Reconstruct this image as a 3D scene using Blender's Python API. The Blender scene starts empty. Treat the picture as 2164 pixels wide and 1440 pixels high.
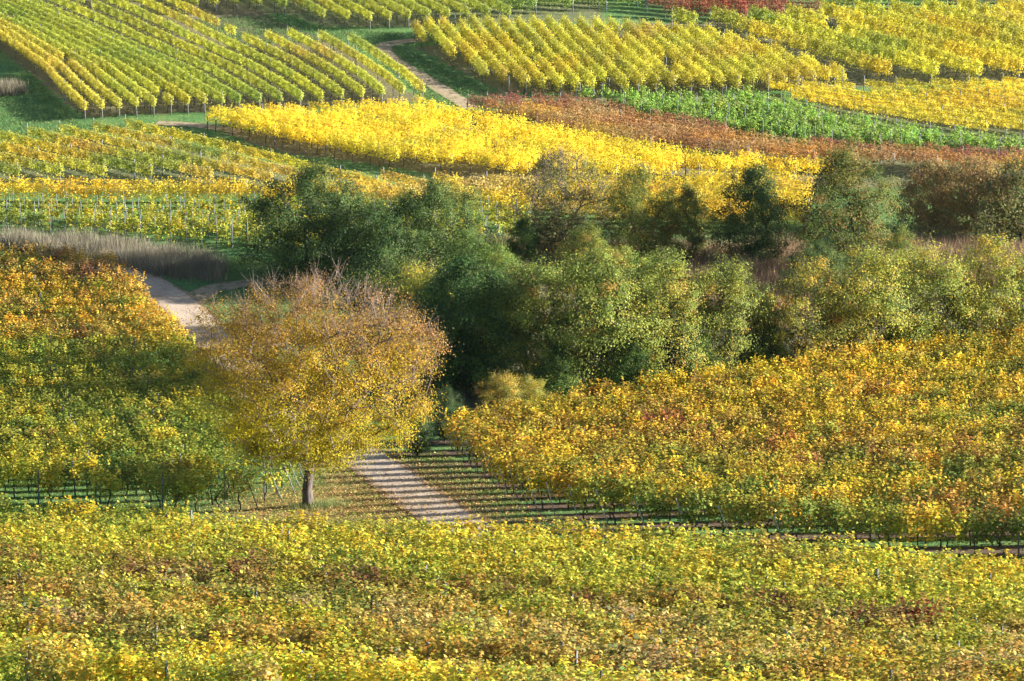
import bpy, math, random
import numpy as np
from mathutils import Vector, Matrix

C = bpy.context.scene.collection
S = bpy.context.scene
PI = math.pi
rad = math.radians

# ------------------------------------------------------------------ camera, sky, sun
CAMZ = 42.0
FPX = 6000.0                      # focal length in pixels of a 2164 px wide frame
PITCH = math.atan(1120.0 / 6000.0)
cam_d = bpy.data.cameras.new('camera')
cam_d.sensor_width = 36.0
cam_d.lens = FPX / 2164.0 * 36.0
cam_d.clip_start = 1.0
cam_d.clip_end = 4000.0
cam = bpy.data.objects.new('camera', cam_d)
C.objects.link(cam)
cam.location = (0, 0, CAMZ)
cam.rotation_euler = (PI / 2 - PITCH, 0, 0)
S.camera = cam

SUN_EL = rad(16.8)
SUN_AZ = rad(92.5)                # clockwise from +Y (away from the camera); 90 = from the right
sun_dir = Vector((math.sin(SUN_AZ) * math.cos(SUN_EL), math.cos(SUN_AZ) * math.cos(SUN_EL), math.sin(SUN_EL)))
world = bpy.data.worlds.new('World')
S.world = world
world.use_nodes = True
wn = world.node_tree
bg = wn.nodes['Background']
sky = wn.nodes.new('ShaderNodeTexSky')
sky.sky_type = 'NISHITA'
sky.sun_disc = False
sky.sun_elevation = SUN_EL
sky.sun_rotation = SUN_AZ
wn.links.new(sky.outputs[0], bg.inputs[0])
bg.inputs[1].default_value = 0.05
sun_l = bpy.data.lights.new('sun', 'SUN')
sun_l.energy = 5.0
sun_l.angle = rad(0.53)
sun_l.color = (1.0, 0.95, 0.85)
sun = bpy.data.objects.new('sun', sun_l)
sun.rotation_euler = sun_dir.to_track_quat('Z', 'Y').to_euler()
sun.location = (60, 60, 120)
C.objects.link(sun)
S.view_settings.view_transform = 'Standard'
S.view_settings.look = 'None'
S.view_settings.gamma = 1.0
S.view_settings.exposure = 2.0
S.view_settings.use_curve_mapping = False
S.cycles.max_bounces = 5
S.cycles.diffuse_bounces = 3
S.cycles.transmission_bounces = 3
S.cycles.transparent_max_bounces = 4

rng = np.random.default_rng(7)
random.seed(7)

# ------------------------------------------------------------------ terrain
def dep_tan(py):                  # tangent of the angle below the horizon at which the eye meets row py
    return math.tan(PITCH + math.atan((py - 720.0) / FPX))

_prof = [(1440, 92), (1300, 105.5), (1180, 119), (1070, 133), (960, 148), (870, 161), (780, 173), (690, 184),
         (600, 195), (490, 212), (400, 226), (300, 243), (230, 255), (120, 275), (0, 298)]
_D = [-300, -60, 0, 25, 50, 70] + [d for _, d in _prof] + [335, 400, 520, 900, 2500]
_Z = [CAMZ - 1, CAMZ - 3, CAMZ - 7, CAMZ - 13, CAMZ - 20, CAMZ - 24.6] + [CAMZ - d * dep_tan(p) for p, d in _prof]
_Z += [_Z[-1] + 4.2, _Z[-1] + 9, _Z[-1] + 13, _Z[-1] + 14, _Z[-1] + 8]
_D = np.array(_D, float); _Z = np.array(_Z, float)
_gd = np.arange(-300, 2500, 1.0)
_gz = np.interp(_gd, _D, _Z)
_k = np.exp(-0.5 * (np.arange(-18, 19) / 6.0) ** 2); _k /= _k.sum()
_gz = np.convolve(np.pad(_gz, 18, mode='edge'), _k, mode='valid')

def sstep(a, b, x):
    t = np.clip((x - a) / (b - a), 0, 1)
    return t * t * (3 - 2 * t)

def gz(x, y):
    x = np.asarray(x, float); y = np.asarray(y, float)
    z = np.interp(y, _gd, _gz)
    w = sstep(103, 130, y) * (1 - sstep(160, 205, y))
    xc = 70 * np.tanh(x / 70)
    z = z + 0.062 * w * xc
    z = z + 0.16 * np.sin(x * .083 + 1.1) * np.sin(y * .071 + .4) + 0.07 * np.sin(x * .23 + y * .11)
    return z

def g1(x, y):
    return float(gz(x, y))

_ty = np.arange(60, 600, 0.1)
_sp, _cp = math.sin(PITCH), math.cos(PITCH)
def at(px, py):
    """the point of the ground seen along a direction of the camera (directions given in pixels of a 2164 px frame)"""
    u, v = (px - 1082.0) / FPX, (720.0 - py) / FPX
    dy = _cp + v * _sp
    dz = -_sp + v * _cp
    X = u / dy * _ty
    Z = CAMZ + dz / dy * _ty
    below = Z - gz(X, _ty)
    i = np.argmax(below < 0)
    if below[i] >= 0: i = len(_ty) - 1
    return np.array([X[i], _ty[i]])

def proj(x, y, z):
    zc = z - CAMZ
    f = y * _cp - zc * _sp
    up = y * _sp + zc * _cp
    return 1082.0 + FPX * x / f, 720.0 - FPX * up / f

# ------------------------------------------------------------------ helpers for objects
def tag(o, label=None, cat=None, group=None, kind=None):
    if label: o['label'] = label
    if cat: o['category'] = cat
    if group: o['group'] = group
    if kind: o['kind'] = kind
    return o

def link(name, data, parent=None, loc=None):
    o = bpy.data.objects.new(name, data)
    C.objects.link(o)
    if parent is not None: o.parent = parent
    if loc is not None: o.location = loc
    return o

def mesh_np(name, V, F, mat=None, col=None, smooth=False, extra=None):
    """V (n,3); F list of index arrays with the same number of corners"""
    me = bpy.data.meshes.new(name)
    V = np.asarray(V, np.float32); F = np.asarray(F, np.int32)
    me.vertices.add(len(V)); me.vertices.foreach_set('co', V.ravel())
    n, k = F.shape
    me.loops.add(n * k); me.loops.foreach_set('vertex_index', F.ravel())
    me.polygons.add(n)
    me.polygons.foreach_set('loop_start', np.arange(n, dtype=np.int32) * k)
    me.polygons.foreach_set('loop_total', np.full(n, k, np.int32))
    if smooth: me.polygons.foreach_set('use_smooth', np.ones(n, bool))
    me.update(calc_edges=True)
    if col is not None:
        a = me.color_attributes.new('Col', 'FLOAT_COLOR', 'POINT')
        c = np.ones((len(V), 4), np.float32); c[:, :3] = col
        a.data.foreach_set('color', c.ravel())
    if extra:
        for nm, vals in extra.items():
            a = me.attributes.new(nm, 'FLOAT', 'POINT')
            a.data.foreach_set('value', np.asarray(vals, np.float32))
    if mat: me.materials.append(mat)
    return me

def unit(a):
    return a / (np.linalg.norm(a, axis=-1, keepdims=True) + 1e-9)

def leaves_np(P, size, N, cols, r, aspect=1.0):
    """folded four-cornered leaves: P centres, size (n,), N normals"""
    n = len(P)
    T = unit(np.cross(N, unit(r.normal(size=(n, 3)))))
    B = np.cross(N, T)
    s = size[:, None] * .5
    cup = N * s * r.uniform(.05, .5, (n, 1))
    V = np.empty((n, 4, 3))
    V[:, 0] = P - T * s
    V[:, 1] = P + B * s * aspect * .9 + cup - T * s * .15
    V[:, 2] = P + T * s * 1.1
    V[:, 3] = P - B * s * aspect * .9 + cup - T * s * .15
    F = np.arange(n * 4).reshape(n, 4)
    col = np.repeat(cols, 4, axis=0)
    return V.reshape(-1, 3), F, col

def tubes_np(A, Bp, ra, rb, sides=5):
    """prisms from A to B with radii ra, rb"""
    A = np.asarray(A); Bp = np.asarray(Bp); n = len(A)
    d = unit(Bp - A)
    ref = np.where(np.abs(d[:, 2:3]) > .9, np.array([[1., 0, 0]]), np.array([[0, 0, 1.]]))
    U = unit(np.cross(d, ref)); W = np.cross(d, U)
    ang = np.arange(sides) * 2 * PI / sides
    V = np.empty((n, 2, sides, 3))
    for i, a in enumerate(ang):
        o = U * math.cos(a) + W * math.sin(a)
        V[:, 0, i] = A + o * np.asarray(ra)[:, None]
        V[:, 1, i] = Bp + o * np.asarray(rb)[:, None]
    F = []
    base = np.arange(n) * 2 * sides
    for i in range(sides):
        j = (i + 1) % sides
        F.append(np.stack([base + i, base + j, base + sides + j, base + sides + i], 1))
    return V.reshape(-1, 3), np.concatenate(F)

# ------------------------------------------------------------------ materials
def new_mat(name):
    m = bpy.data.materials.new(name); m.use_nodes = True
    nt = m.node_tree
    for n in list(nt.nodes): nt.nodes.remove(n)
    out = nt.nodes.new('ShaderNodeOutputMaterial')
    return m, nt, out

def leaf_mat(name, trans=.42, rough=.6, spec=.22):
    m, nt, out = new_mat(name)
    L = nt.links.new
    at_ = nt.nodes.new('ShaderNodeAttribute'); at_.attribute_name = 'Col'
    oi = nt.nodes.new('ShaderNodeObjectInfo')
    mul = nt.nodes.new('ShaderNodeMix'); mul.data_type = 'RGBA'; mul.blend_type = 'MULTIPLY'; mul.inputs[0].default_value = 1
    L(at_.outputs['Color'], mul.inputs[6]); L(oi.outputs['Color'], mul.inputs[7])
    p = nt.nodes.new('ShaderNodeBsdfPrincipled')
    p.inputs['Roughness'].default_value = rough
    p.inputs['Specular IOR Level'].default_value = spec
    t = nt.nodes.new('ShaderNodeBsdfTranslucent')
    g = nt.nodes.new('ShaderNodeGamma'); g.inputs[1].default_value = .85
    mx = nt.nodes.new('ShaderNodeMixShader'); mx.inputs[0].default_value = trans
    L(mul.outputs[2], p.inputs['Base Color']); L(mul.outputs[2], g.inputs[0]); L(g.outputs[0], t.inputs[0])
    L(p.outputs[0], mx.inputs[1]); L(t.outputs[0], mx.inputs[2]); L(mx.outputs[0], out.inputs[0])
    return m

def bark_mat(name, c1, c2, scale=6):
    m, nt, out = new_mat(name)
    L = nt.links.new
    tc = nt.nodes.new('ShaderNodeTexCoord')
    mp = nt.nodes.new('ShaderNodeMapping'); mp.inputs['Scale'].default_value = (1, 1, .22)
    no = nt.nodes.new('ShaderNodeTexNoise'); no.inputs['Scale'].default_value = scale; no.inputs['Detail'].default_value = 6
    rp = nt.nodes.new('ShaderNodeValToRGB')
    rp.color_ramp.elements[0].position = .35; rp.color_ramp.elements[0].color = (*c1, 1)
    rp.color_ramp.elements[1].position = .65; rp.color_ramp.elements[1].color = (*c2, 1)
    p = nt.nodes.new('ShaderNodeBsdfPrincipled'); p.inputs['Roughness'].default_value = .9
    b = nt.nodes.new('ShaderNodeBump'); b.inputs['Strength'].default_value = .8; b.inputs['Distance'].default_value = .03
    L(tc.outputs['Object'], mp.inputs[0]); L(mp.outputs[0], no.inputs['Vector']); L(no.outputs[0], rp.inputs[0])
    L(rp.outputs[0], p.inputs['Base Color']); L(no.outputs[0], b.inputs['Height']); L(b.outputs[0], p.inputs['Normal'])
    L(p.outputs[0], out.inputs[0])
    return m

M_LEAF = leaf_mat('autumn_leaf')
M_DRY = leaf_mat('dry_stalk', trans=.15, rough=.8, spec=.1)
M_BARK = bark_mat('bark', (.035, .027, .022), (.12, .095, .08), 9)
M_TWIG = bark_mat('twig_bark', (.09, .065, .055), (.22, .17, .145), 5)
M_STEM = bark_mat('vine_bark', (.035, .027, .022), (.09, .07, .055), 12)
M_POST = bark_mat('weathered_post', (.09, .10, .11), (.20, .21, .225), 10)
M_RODS = bark_mat('galvanised_rod', (.38, .38, .38), (.62, .62, .60), 10)

def ground_mat():
    m, nt, out = new_mat('meadow')
    L = nt.links.new; N = nt.nodes.new
    tc = N('ShaderNodeTexCoord')
    def noise(s, d=5, r=.55):
        n = N('ShaderNodeTexNoise'); n.inputs['Scale'].default_value = s; n.inputs['Detail'].default_value = d
        n.inputs['Roughness'].default_value = r
        L(tc.outputs['Object'], n.inputs['Vector']); return n
    def ramp(src, stops):
        r = N('ShaderNodeValToRGB'); e = r.color_ramp.elements
        e[0].position, e[0].color = stops[0][0], (*stops[0][1], 1)
        e[1].position, e[1].color = stops[-1][0], (*stops[-1][1], 1)
        for p_, c_ in stops[1:-1]:
            x = e.new(p_); x.color = (*c_, 1)
        L(src, r.inputs[0]); return r
    def mix(f, a, b):
        x = N('ShaderNodeMix'); x.data_type = 'RGBA'
        L(f, x.inputs[0]); L(a, x.inputs[6]); L(b, x.inputs[7]); return x.outputs[2]
    def math_(op, a, b):
        x = N('ShaderNodeMath'); x.operation = op; x.use_clamp = True
        for i, v in enumerate((a, b)):
            if isinstance(v, (int, float)): x.inputs[i].default_value = v
            else: L(v, x.inputs[i])
        return x.outputs[0]
    n1 = noise(.35, 8, .7); n2 = noise(4.5, 6, .7); n3 = noise(14, 4, .7)
    grass = ramp(n1.outputs[0], [(.3, (.065, .15, .055)), (.5, (.10, .20, .065)), (.72, (.19, .24, .085))])
    gf = ramp(n2.outputs[0], [(.3, (.55, .55, .55)), (.7, (1.35, 1.35, 1.25))])
    mm = N('ShaderNodeMix'); mm.data_type = 'RGBA'; mm.blend_type = 'MULTIPLY'; mm.inputs[0].default_value = 1
    L(grass.outputs[0], mm.inputs[6]); L(gf.outputs[0], mm.inputs[7])
    soil = ramp(n2.outputs[0], [(.3, (.11, .075, .05)), (.7, (.26, .19, .13))])
    litter = ramp(n3.outputs[0], [(.35, (.20, .12, .05)), (.5, (.42, .25, .10)), (.65, (.55, .36, .16))])
    ga = N('ShaderNodeAttribute'); ga.attribute_name = 'soil'
    la = N('ShaderNodeAttribute'); la.attribute_name = 'litter'
    fs = math_('MULTIPLY', math_('SUBTRACT', math_('ADD', ga.outputs['Fac'], math_('MULTIPLY', n2.outputs[0], .9)), .85), 5)
    fl = math_('MULTIPLY', math_('SUBTRACT', math_('ADD', math_('MULTIPLY', la.outputs['Fac'], .75), math_('MULTIPLY', n3.outputs[0], .9)), .80), 5)
    c = mix(fs, mm.outputs[2], soil.outputs[0])
    c = mix(fl, c, litter.outputs[0])
    p = N('ShaderNodeBsdfPrincipled'); p.inputs['Roughness'].default_value = .95; p.inputs['Specular IOR Level'].default_value = .1
    L(c, p.inputs['Base Color'])
    b = N('ShaderNodeBump'); b.inputs['Strength'].default_value = .9; b.inputs['Distance'].default_value = .12
    L(n2.outputs[0], b.inputs['Height']); L(b.outputs[0], p.inputs['Normal'])
    L(p.outputs[0], out.inputs[0])
    return m

def flat_mat(name, stops, s1, s2, bump=.03, edge=None, mid=0.0):
    m, nt, out = new_mat(name)
    L = nt.links.new; N = nt.nodes.new
    tc = N('ShaderNodeTexCoord')
    n1 = N('ShaderNodeTexNoise'); n1.inputs['Scale'].default_value = s1; n1.inputs['Detail'].default_value = 8; n1.inputs['Roughness'].default_value = .65
    n2 = N('ShaderNodeTexNoise'); n2.inputs['Scale'].default_value = s2; n2.inputs['Detail'].default_value = 4
    L(tc.outputs['Object'], n1.inputs['Vector']); L(tc.outputs['Object'], n2.inputs['Vector'])
    r = N('ShaderNodeValToRGB'); e = r.color_ramp.elements
    e[0].position, e[0].color = stops[0][0], (*stops[0][1], 1)
    e[1].position, e[1].color = stops[-1][0], (*stops[-1][1], 1)
    for p_, c_ in stops[1:-1]:
        x = e.new(p_); x.color = (*c_, 1)
    L(n1.outputs[0], r.inputs[0])
    r2 = N('ShaderNodeValToRGB'); r2.color_ramp.elements[0].color = (.7, .68, .66, 1); r2.color_ramp.elements[0].position = .3
    r2.color_ramp.elements[1].color = (1.1, 1.1, 1.1, 1); r2.color_ramp.elements[1].position = .7
    L(n2.outputs[0], r2.inputs[0])
    mm = N('ShaderNodeMix'); mm.data_type = 'RGBA'; mm.blend_type = 'MULTIPLY'; mm.inputs[0].default_value = 1
    L(r.outputs[0], mm.inputs[6]); L(r2.outputs[0], mm.inputs[7])
    p = N('ShaderNodeBsdfPrincipled'); p.inputs['Roughness'].default_value = .95; p.inputs['Specular IOR Level'].default_value = .1
    colour = mm.outputs[2]
    if edge:
        ac = N('ShaderNodeAttribute'); ac.attribute_name = 'across'
        def M(op, a, b_, c_=None):
            x = N('ShaderNodeMath'); x.operation = op
            for i, v in enumerate((a, b_, c_)):
                if v is None: continue
                if isinstance(v, (int, float)): x.inputs[i].default_value = v
                else: L(v, x.inputs[i])
            return x.outputs[0]
        aa = M('ABSOLUTE', ac.outputs['Fac'], 0.0)
        e1 = M('MULTIPLY', M('SUBTRACT', M('ADD', aa, M('MULTIPLY', n1.outputs[0], .9)), 1.22), 6.0)
        m1 = M('MULTIPLY', M('SUBTRACT', M('ADD', M('SUBTRACT', .35, aa), M('MULTIPLY', n1.outputs[0], .9)), .95 - mid), 5.0)
        f = N('ShaderNodeMath'); f.operation = 'MAXIMUM'; f.use_clamp = True
        L(e1, f.inputs[0]); L(m1, f.inputs[1])
        cl = N('ShaderNodeClamp'); L(f.outputs[0], cl.inputs[0])
        ex = N('ShaderNodeMix'); ex.data_type = 'RGBA'; L(cl.outputs[0], ex.inputs[0]); L(colour, ex.inputs[6]); ex.inputs[7].default_value = (*edge, 1)
        colour = ex.outputs[2]
    L(colour, p.inputs['Base Color'])
    b = N('ShaderNodeBump'); b.inputs['Strength'].default_value = .7; b.inputs['Distance'].default_value = bump
    L(n2.outputs[0], b.inputs['Height']); L(b.outputs[0], p.inputs['Normal'])
    L(p.outputs[0], out.inputs[0])
    return m

M_GROUND = ground_mat()
M_ROAD = flat_mat('pale_gravel', [(.3, (.38, .295, .225)), (.5, (.50, .40, .31)), (.7, (.58, .475, .38))], .8, 9, edge=(.26, .17, .10), mid=-.12)
M_TRACK = flat_mat('worn_track', [(.36, (.13, .17, .06)), (.46, (.34, .26, .17)), (.7, (.46, .37, .26))], 1.6, 9, edge=(.12, .17, .055), mid=.12)
M_SOIL = flat_mat('bare_soil', [(.35, (.085, .06, .042)), (.55, (.17, .12, .085)), (.7, (.25, .19, .13))], 5, 14, .06)

# ------------------------------------------------------------------ ground sheet
def in_poly(px, py, poly):
    poly = np.asarray(poly); inside = np.zeros(np.shape(px), bool)
    n = len(poly)
    for i in range(n):
        x1, y1 = poly[i]; x2, y2 = poly[(i + 1) % n]
        c = ((y1 > py) != (y2 > py)) & (px < (x2 - x1) * (py - y1) / (y2 - y1 + 1e-12) + x1)
        inside ^= c
    return inside

def world_poly(pts, dens=4):
    pts = [tuple(p) for p in pts]; out = []
    for i, a in enumerate(pts):
        b = pts[(i + 1) % len(pts)]
        for k in range(dens):
            t = k / dens
            out.append(at(a[0] + (b[0] - a[0]) * t, a[1] + (b[1] - a[1]) * t))
    return np.array(out)

def seg_dist(X, Y, line):
    d = np.full(np.shape(X), 1e9)
    for a, b in zip(line[:-1], line[1:]):
        ab = b - a; L2 = (ab ** 2).sum() + 1e-9
        t = np.clip(((X - a[0]) * ab[0] + (Y - a[1]) * ab[1]) / L2, 0, 1)
        d = np.minimum(d, np.hypot(X - a[0] - t * ab[0], Y - a[1] - t * ab[1]))
    return d

def smooth_line(pts, step=.5):
    P = np.array([at(*p) for p in pts])
    # chaikin
    for _ in range(3):
        Q = [P[0]]
        for a, b in zip(P[:-1], P[1:]):
            Q += [a * .75 + b * .25, a * .25 + b * .75]
        Q.append(P[-1]); P = np.array(Q)
    s = np.r_[0, np.cumsum(np.hypot(*np.diff(P, axis=0).T))]
    t = np.arange(0, s[-1], step)
    return np.stack([np.interp(t, s, P[:, 0]), np.interp(t, s, P[:, 1])], 1)

ROAD = smooth_line([(150, 552), (235, 567), (295, 590), (345, 618), (392, 652), (440, 705), (520, 785), (610, 862), (700, 928),
                    (795, 982), (862, 1038), (950, 1098), (1060, 1160), (1200, 1240)])
T1POS = at(652, 1072)

xs = np.unique(np.r_[np.linspace(-1500, -90, 16), np.arange(-90, 90.1, .8), np.linspace(90, 1500, 16)])
ys = np.unique(np.r_[np.linspace(-300, 70, 14), np.arange(70, 350.1, .8), np.linspace(352, 440, 20), np.linspace(460, 2400, 22)])
GX, GY = np.meshgrid(xs, ys)
GZ = gz(GX, GY)
GV = np.stack([GX, GY, GZ], -1).reshape(-1, 3)
nx, ny = len(xs), len(ys)
ii = (np.arange(ny - 1)[:, None] * nx + np.arange(nx - 1)[None, :]).ravel()
GF = np.stack([ii, ii + 1, ii + nx + 1, ii + nx], 1)
soil = np.zeros(len(GV)); litter = np.zeros(len(GV))
rd = seg_dist(GX, GY, ROAD).ravel()
t1d = np.hypot(GV[:, 0] - T1POS[0] - .5, (GV[:, 1] - T1POS[1]) * .8)
near_part = (GV[:, 1] < 152) & (GV[:, 1] > 100)
litter = np.clip(.92 - t1d / 12.0, 0, 1) + np.where(near_part, np.clip(.75 - np.abs(rd - 2.0) / 2.2, 0, .7), 0)
litter = np.clip(litter, 0, 1)

def add_soil(pts, v):
    w = in_poly(GX.ravel(), GY.ravel(), world_poly(pts)); soil[w] = np.maximum(soil[w], v)
add_soil([(-200, 60), (0, 110), (175, 250), (900, 215), (740, 100), (380, -40), (-200, -60)], .62)
add_soil([(395, 30), (600, 30), (680, 60), (1290, 50), (1240, -60), (380, -60)], .5)
add_soil([(870, 100), (1060, 198), (1300, 203), (1800, 188), (2300, 165), (2300, 20), (1290, 50)], .55)
add_soil([(-200, 322), (320, 284), (450, 320), (900, 400), (1095, 425), (-200, 392)], .5)
add_soil([(450, 280), (900, 255), (1300, 330), (1900, 390), (1000, 380), (600, 325)], .6)
add_soil([(1250, 200), (2300, 200), (2300, 400), (950, 400), (900, 250)], .5)
add_soil([(0, 395), (1700, 395), (1700, 500), (0, 500)], .35)
add_soil([(950, 540), (2300, 500), (2300, 760), (1500, 860), (950, 940)], .6)

# ------------------------------------------------------------------ strips that lie on the ground
def ribbon(line, hw, lift, name, mat, nc=9, jitter=0.0):
    d = unit(np.gradient(line, axis=0)); n = np.stack([-d[:, 1], d[:, 0]], 1)
    m = len(line)
    hwv = np.full(m, hw) if np.isscalar(hw) else np.asarray(hw)
    V = []
    r = np.random.default_rng(3)
    jl = 1 + jitter * r.normal(size=m); jr = 1 + jitter * r.normal(size=m)
    for j in range(nc):
        t = j / (nc - 1) * 2 - 1
        k = hwv * t * (jl if t < 0 else jr)
        p = line + n * k[:, None]
        V.append(np.c_[p, gz(p[:, 0], p[:, 1]) + lift])
    V = np.stack(V, 1).reshape(-1, 3)
    F = []
    for j in range(nc - 1):
        b = np.arange(m - 1) * nc + j
        F.append(np.stack([b, b + nc, b + nc + 1, b + 1], 1))
    me = mesh_np(name, V, np.concatenate(F)[:, ::-1], mat, smooth=True, extra={'across': np.tile(np.linspace(-1, 1, nc), m)})
    return link(name, me)

tag(ribbon(ROAD, 1.45, .035, 'dirt_road', M_ROAD, jitter=.04), kind='structure')
SIDE = smooth_line([(405, 640), (430, 618), (480, 603), (560, 597), (700, 592)])
tag(ribbon(SIDE, 1.1, .028, 'side_track', M_TRACK, jitter=.06), kind='structure')
UP = smooth_line([(905, 84), (850, 88), (805, 97), (815, 118), (855, 143), (905, 172), (955, 203), (1000, 232)])
tag(ribbon(UP, .95, .032, 'upper_track', M_TRACK, jitter=.06), kind='structure')
LOW = smooth_line([(330, 261), (380, 263), (440, 268), (520, 282)])
tag(ribbon(LOW, .9, .03, 'grass_track', M_TRACK, jitter=.06), kind='structure')

# ------------------------------------------------------------------ vine templates
def vine_template(name, seed, L, n, lsize, h0=.80, h1=1.95, w=.30, shoots=14, sparse=0.0, up=.10, calm=0.0, even=.38):
    r = np.random.default_rng(seed)
    cx = r.uniform(-L / 2, L / 2, shoots)
    cy = r.normal(0, w * .6, shoots)
    cz = h0 + (h1 - h0) * r.beta(2.2, 1.5, shoots)
    k = r.integers(0, shoots, n)
    P = np.stack([cx[k], cy[k], cz[k]], 1) + r.normal(0, 1, (n, 3)) * np.array([.16, .12, .14])
    # a share spread evenly so that the hedge closes
    m = int(n * (even - sparse * .33))
    P[:m, 0] = r.uniform(-L / 2 - .08, L / 2 + .08, m)
    P[:m, 1] = r.normal(0, w * .55, m)
    P[:m, 2] = r.uniform(h0, h1, m)
    # upright shoots above the top
    q = int(n * up); s = r.integers(0, 9, q)
    sx = r.uniform(-L / 2, L / 2, 9); sy = r.normal(0, w * .5, 9); tt = r.uniform(0, 1, q)
    P[m:m + q, 0] = sx[s] + tt * .12; P[m:m + q, 1] = sy[s]; P[m:m + q, 2] = h1 - .25 + tt * .55
    # some leaves that hang low
    q2 = int(n * .03); P[m + q:m + q + q2, 2] = r.uniform(h0 - .3, h0 + .1, q2)
    out = P - np.array([0, 0, (h0 + h1) / 2]); out[:, 0] *= .25
    N = unit(unit(out) * .8 + r.normal(0, .38 - .08 * calm, (n, 3)) + np.array([0, 0, .35]))
    size = lsize * r.uniform(.65, 1.3, n)
    v = r.uniform(.76 + .1 * calm, 1.18 - .06 * calm, n)[:, None]
    col = np.ones((n, 3)) * v
    u = r.uniform(0, 1, n) * (1 - .45 * calm) + .3 * calm * 0.7
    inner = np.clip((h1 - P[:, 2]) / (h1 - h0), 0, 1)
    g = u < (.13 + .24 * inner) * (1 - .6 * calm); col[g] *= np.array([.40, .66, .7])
    b = (u > .80 + .06 * calm) & (u < .93); col[b] *= np.array([1.0, .68, .65])
    b = u > .95; col[b] *= np.array([.55, .45, .6])
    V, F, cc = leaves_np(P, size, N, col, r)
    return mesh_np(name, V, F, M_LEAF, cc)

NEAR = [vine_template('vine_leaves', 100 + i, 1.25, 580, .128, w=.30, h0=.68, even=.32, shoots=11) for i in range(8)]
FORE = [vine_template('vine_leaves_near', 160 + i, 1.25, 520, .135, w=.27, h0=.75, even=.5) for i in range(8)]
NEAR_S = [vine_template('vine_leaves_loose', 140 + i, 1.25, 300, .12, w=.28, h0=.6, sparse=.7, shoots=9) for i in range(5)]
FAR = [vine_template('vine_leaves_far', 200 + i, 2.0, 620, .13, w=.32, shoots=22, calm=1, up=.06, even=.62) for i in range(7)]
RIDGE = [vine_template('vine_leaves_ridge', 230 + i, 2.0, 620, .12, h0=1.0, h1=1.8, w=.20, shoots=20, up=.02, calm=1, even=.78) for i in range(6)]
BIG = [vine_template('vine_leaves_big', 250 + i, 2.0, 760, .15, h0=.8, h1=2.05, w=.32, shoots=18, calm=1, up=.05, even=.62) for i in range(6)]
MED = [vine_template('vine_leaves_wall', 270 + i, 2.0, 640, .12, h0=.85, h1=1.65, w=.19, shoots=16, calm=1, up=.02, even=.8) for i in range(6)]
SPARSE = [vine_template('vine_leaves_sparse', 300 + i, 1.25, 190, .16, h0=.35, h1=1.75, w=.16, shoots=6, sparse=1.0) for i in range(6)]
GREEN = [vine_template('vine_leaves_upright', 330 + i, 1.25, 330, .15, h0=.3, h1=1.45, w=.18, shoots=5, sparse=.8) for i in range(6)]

def stem_template(seed, h=.95, r0=.035):
    r = np.random.default_rng(seed)
    P = np.array([[0, 0, -.1], [r.normal(0, .04), r.normal(0, .04), .3], [r.normal(0, .07), r.normal(0, .06), .65], [r.normal(0, .05), 0, h]])
    A = list(P[:-1]); B = list(P[1:]); ra = [r0 * 1.25, r0, r0 * .85]; rb = [r0, r0 * .85, r0 * .7]
    for s in (-1, 1):
        A.append(P[-1]); B.append(P[-1] + np.array([s * .55, r.normal(0, .05), r.uniform(.0, .2)])); ra.append(r0 * .6); rb.append(r0 * .35)
    V, F = tubes_np(np.array(A), np.array(B), ra, rb, 5)
    return mesh_np('vine_stem', V, F, M_STEM)
STEMS = [stem_template(400 + i) for i in range(5)]

def box_mesh(name, sx, sy, h, mat, lean=0.0, z0=-.15):
    V = []
    for z, k in ((z0, 1), (h, .92)):
        for a, b in ((-1, -1), (1, -1), (1, 1), (-1, 1)):
            V.append((a * sx / 2 * k + lean * (z / h if z > 0 else 0), b * sy / 2 * k, z))
    V.append((lean, 0, h + sx * .35))
    F4 = [(0, 1, 5, 4), (1, 2, 6, 5), (2, 3, 7, 6), (3, 0, 4, 7), (3, 2, 1, 0), (4, 5, 6, 8), (6, 7, 4, 8)]
    return mesh_np(name, V, F4, mat)
POST = box_mesh('row_post', .07, .07, 1.85, M_POST)
POST_T = box_mesh('tall_post', .08, .08, 1.9, M_POST)
ROD = box_mesh('end_post', .05, .05, 1.65, M_RODS, lean=-.62)
ROD_D = box_mesh('brace_post', .055, .055, 1.6, M_POST, lean=-.62)
STAKE = box_mesh('stake', .045, .045, 2.2, M_POST)

# ------------------------------------------------------------------ vineyard rows
def lump(x, y, s, seed=0.0):
    a = np.sin(x / s * 1.7 + seed) * np.cos(y / s * 1.3 - seed * 1.7)
    b = np.sin(x / s * .8 - y / s * 2.1 + seed * 2.3)
    c = np.sin(x / s * 3.3 + y / s * 2.7 + seed * .7)
    return (a + b * .7 + c * .4) / 2.1

Y_ = np.array
LEMON = Y_([.64, .60, .06]); YELL = Y_([.90, .69, .05]); GOLD = Y_([.82, .52, .05]); LIME = Y_([.42, .45, .06])
GREEN_ = Y_([.17, .25, .045]); DKGR = Y_([.06, .13, .02]); ORNG = Y_([.56, .30, .10]); RUST = Y_([.36, .165, .09])
RED = Y_([.38, .10, .055]); PLUM = Y_([.22, .09, .07]); OCHRE = Y_([.50, .33, .07]); TAN = Y_([.55, .42, .17])

def pick(r, x, y, pal, wts, sc=3.2, seed=0.0, fr=.5):
    """mix a palette by soft patches plus a random part per vine"""
    w = Y_(wts, float) * Y_([math.exp(1.6 * lump(x, y, sc, seed + 5.1 * i)) for i in range(len(wts))])
    fr = fr * FRK[0]
    w = w * r.uniform(1 - fr, 1 + fr, len(wts)) ** 2
    w = w ** 1.7; w /= w.sum()
    return sum(a * b for a, b in zip(w, pal))

def blob(px, py, cx, cy, rx, ry):
    d = ((px - cx) / rx) ** 2 + ((py - cy) / ry) ** 2
    return math.exp(-d)

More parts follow.
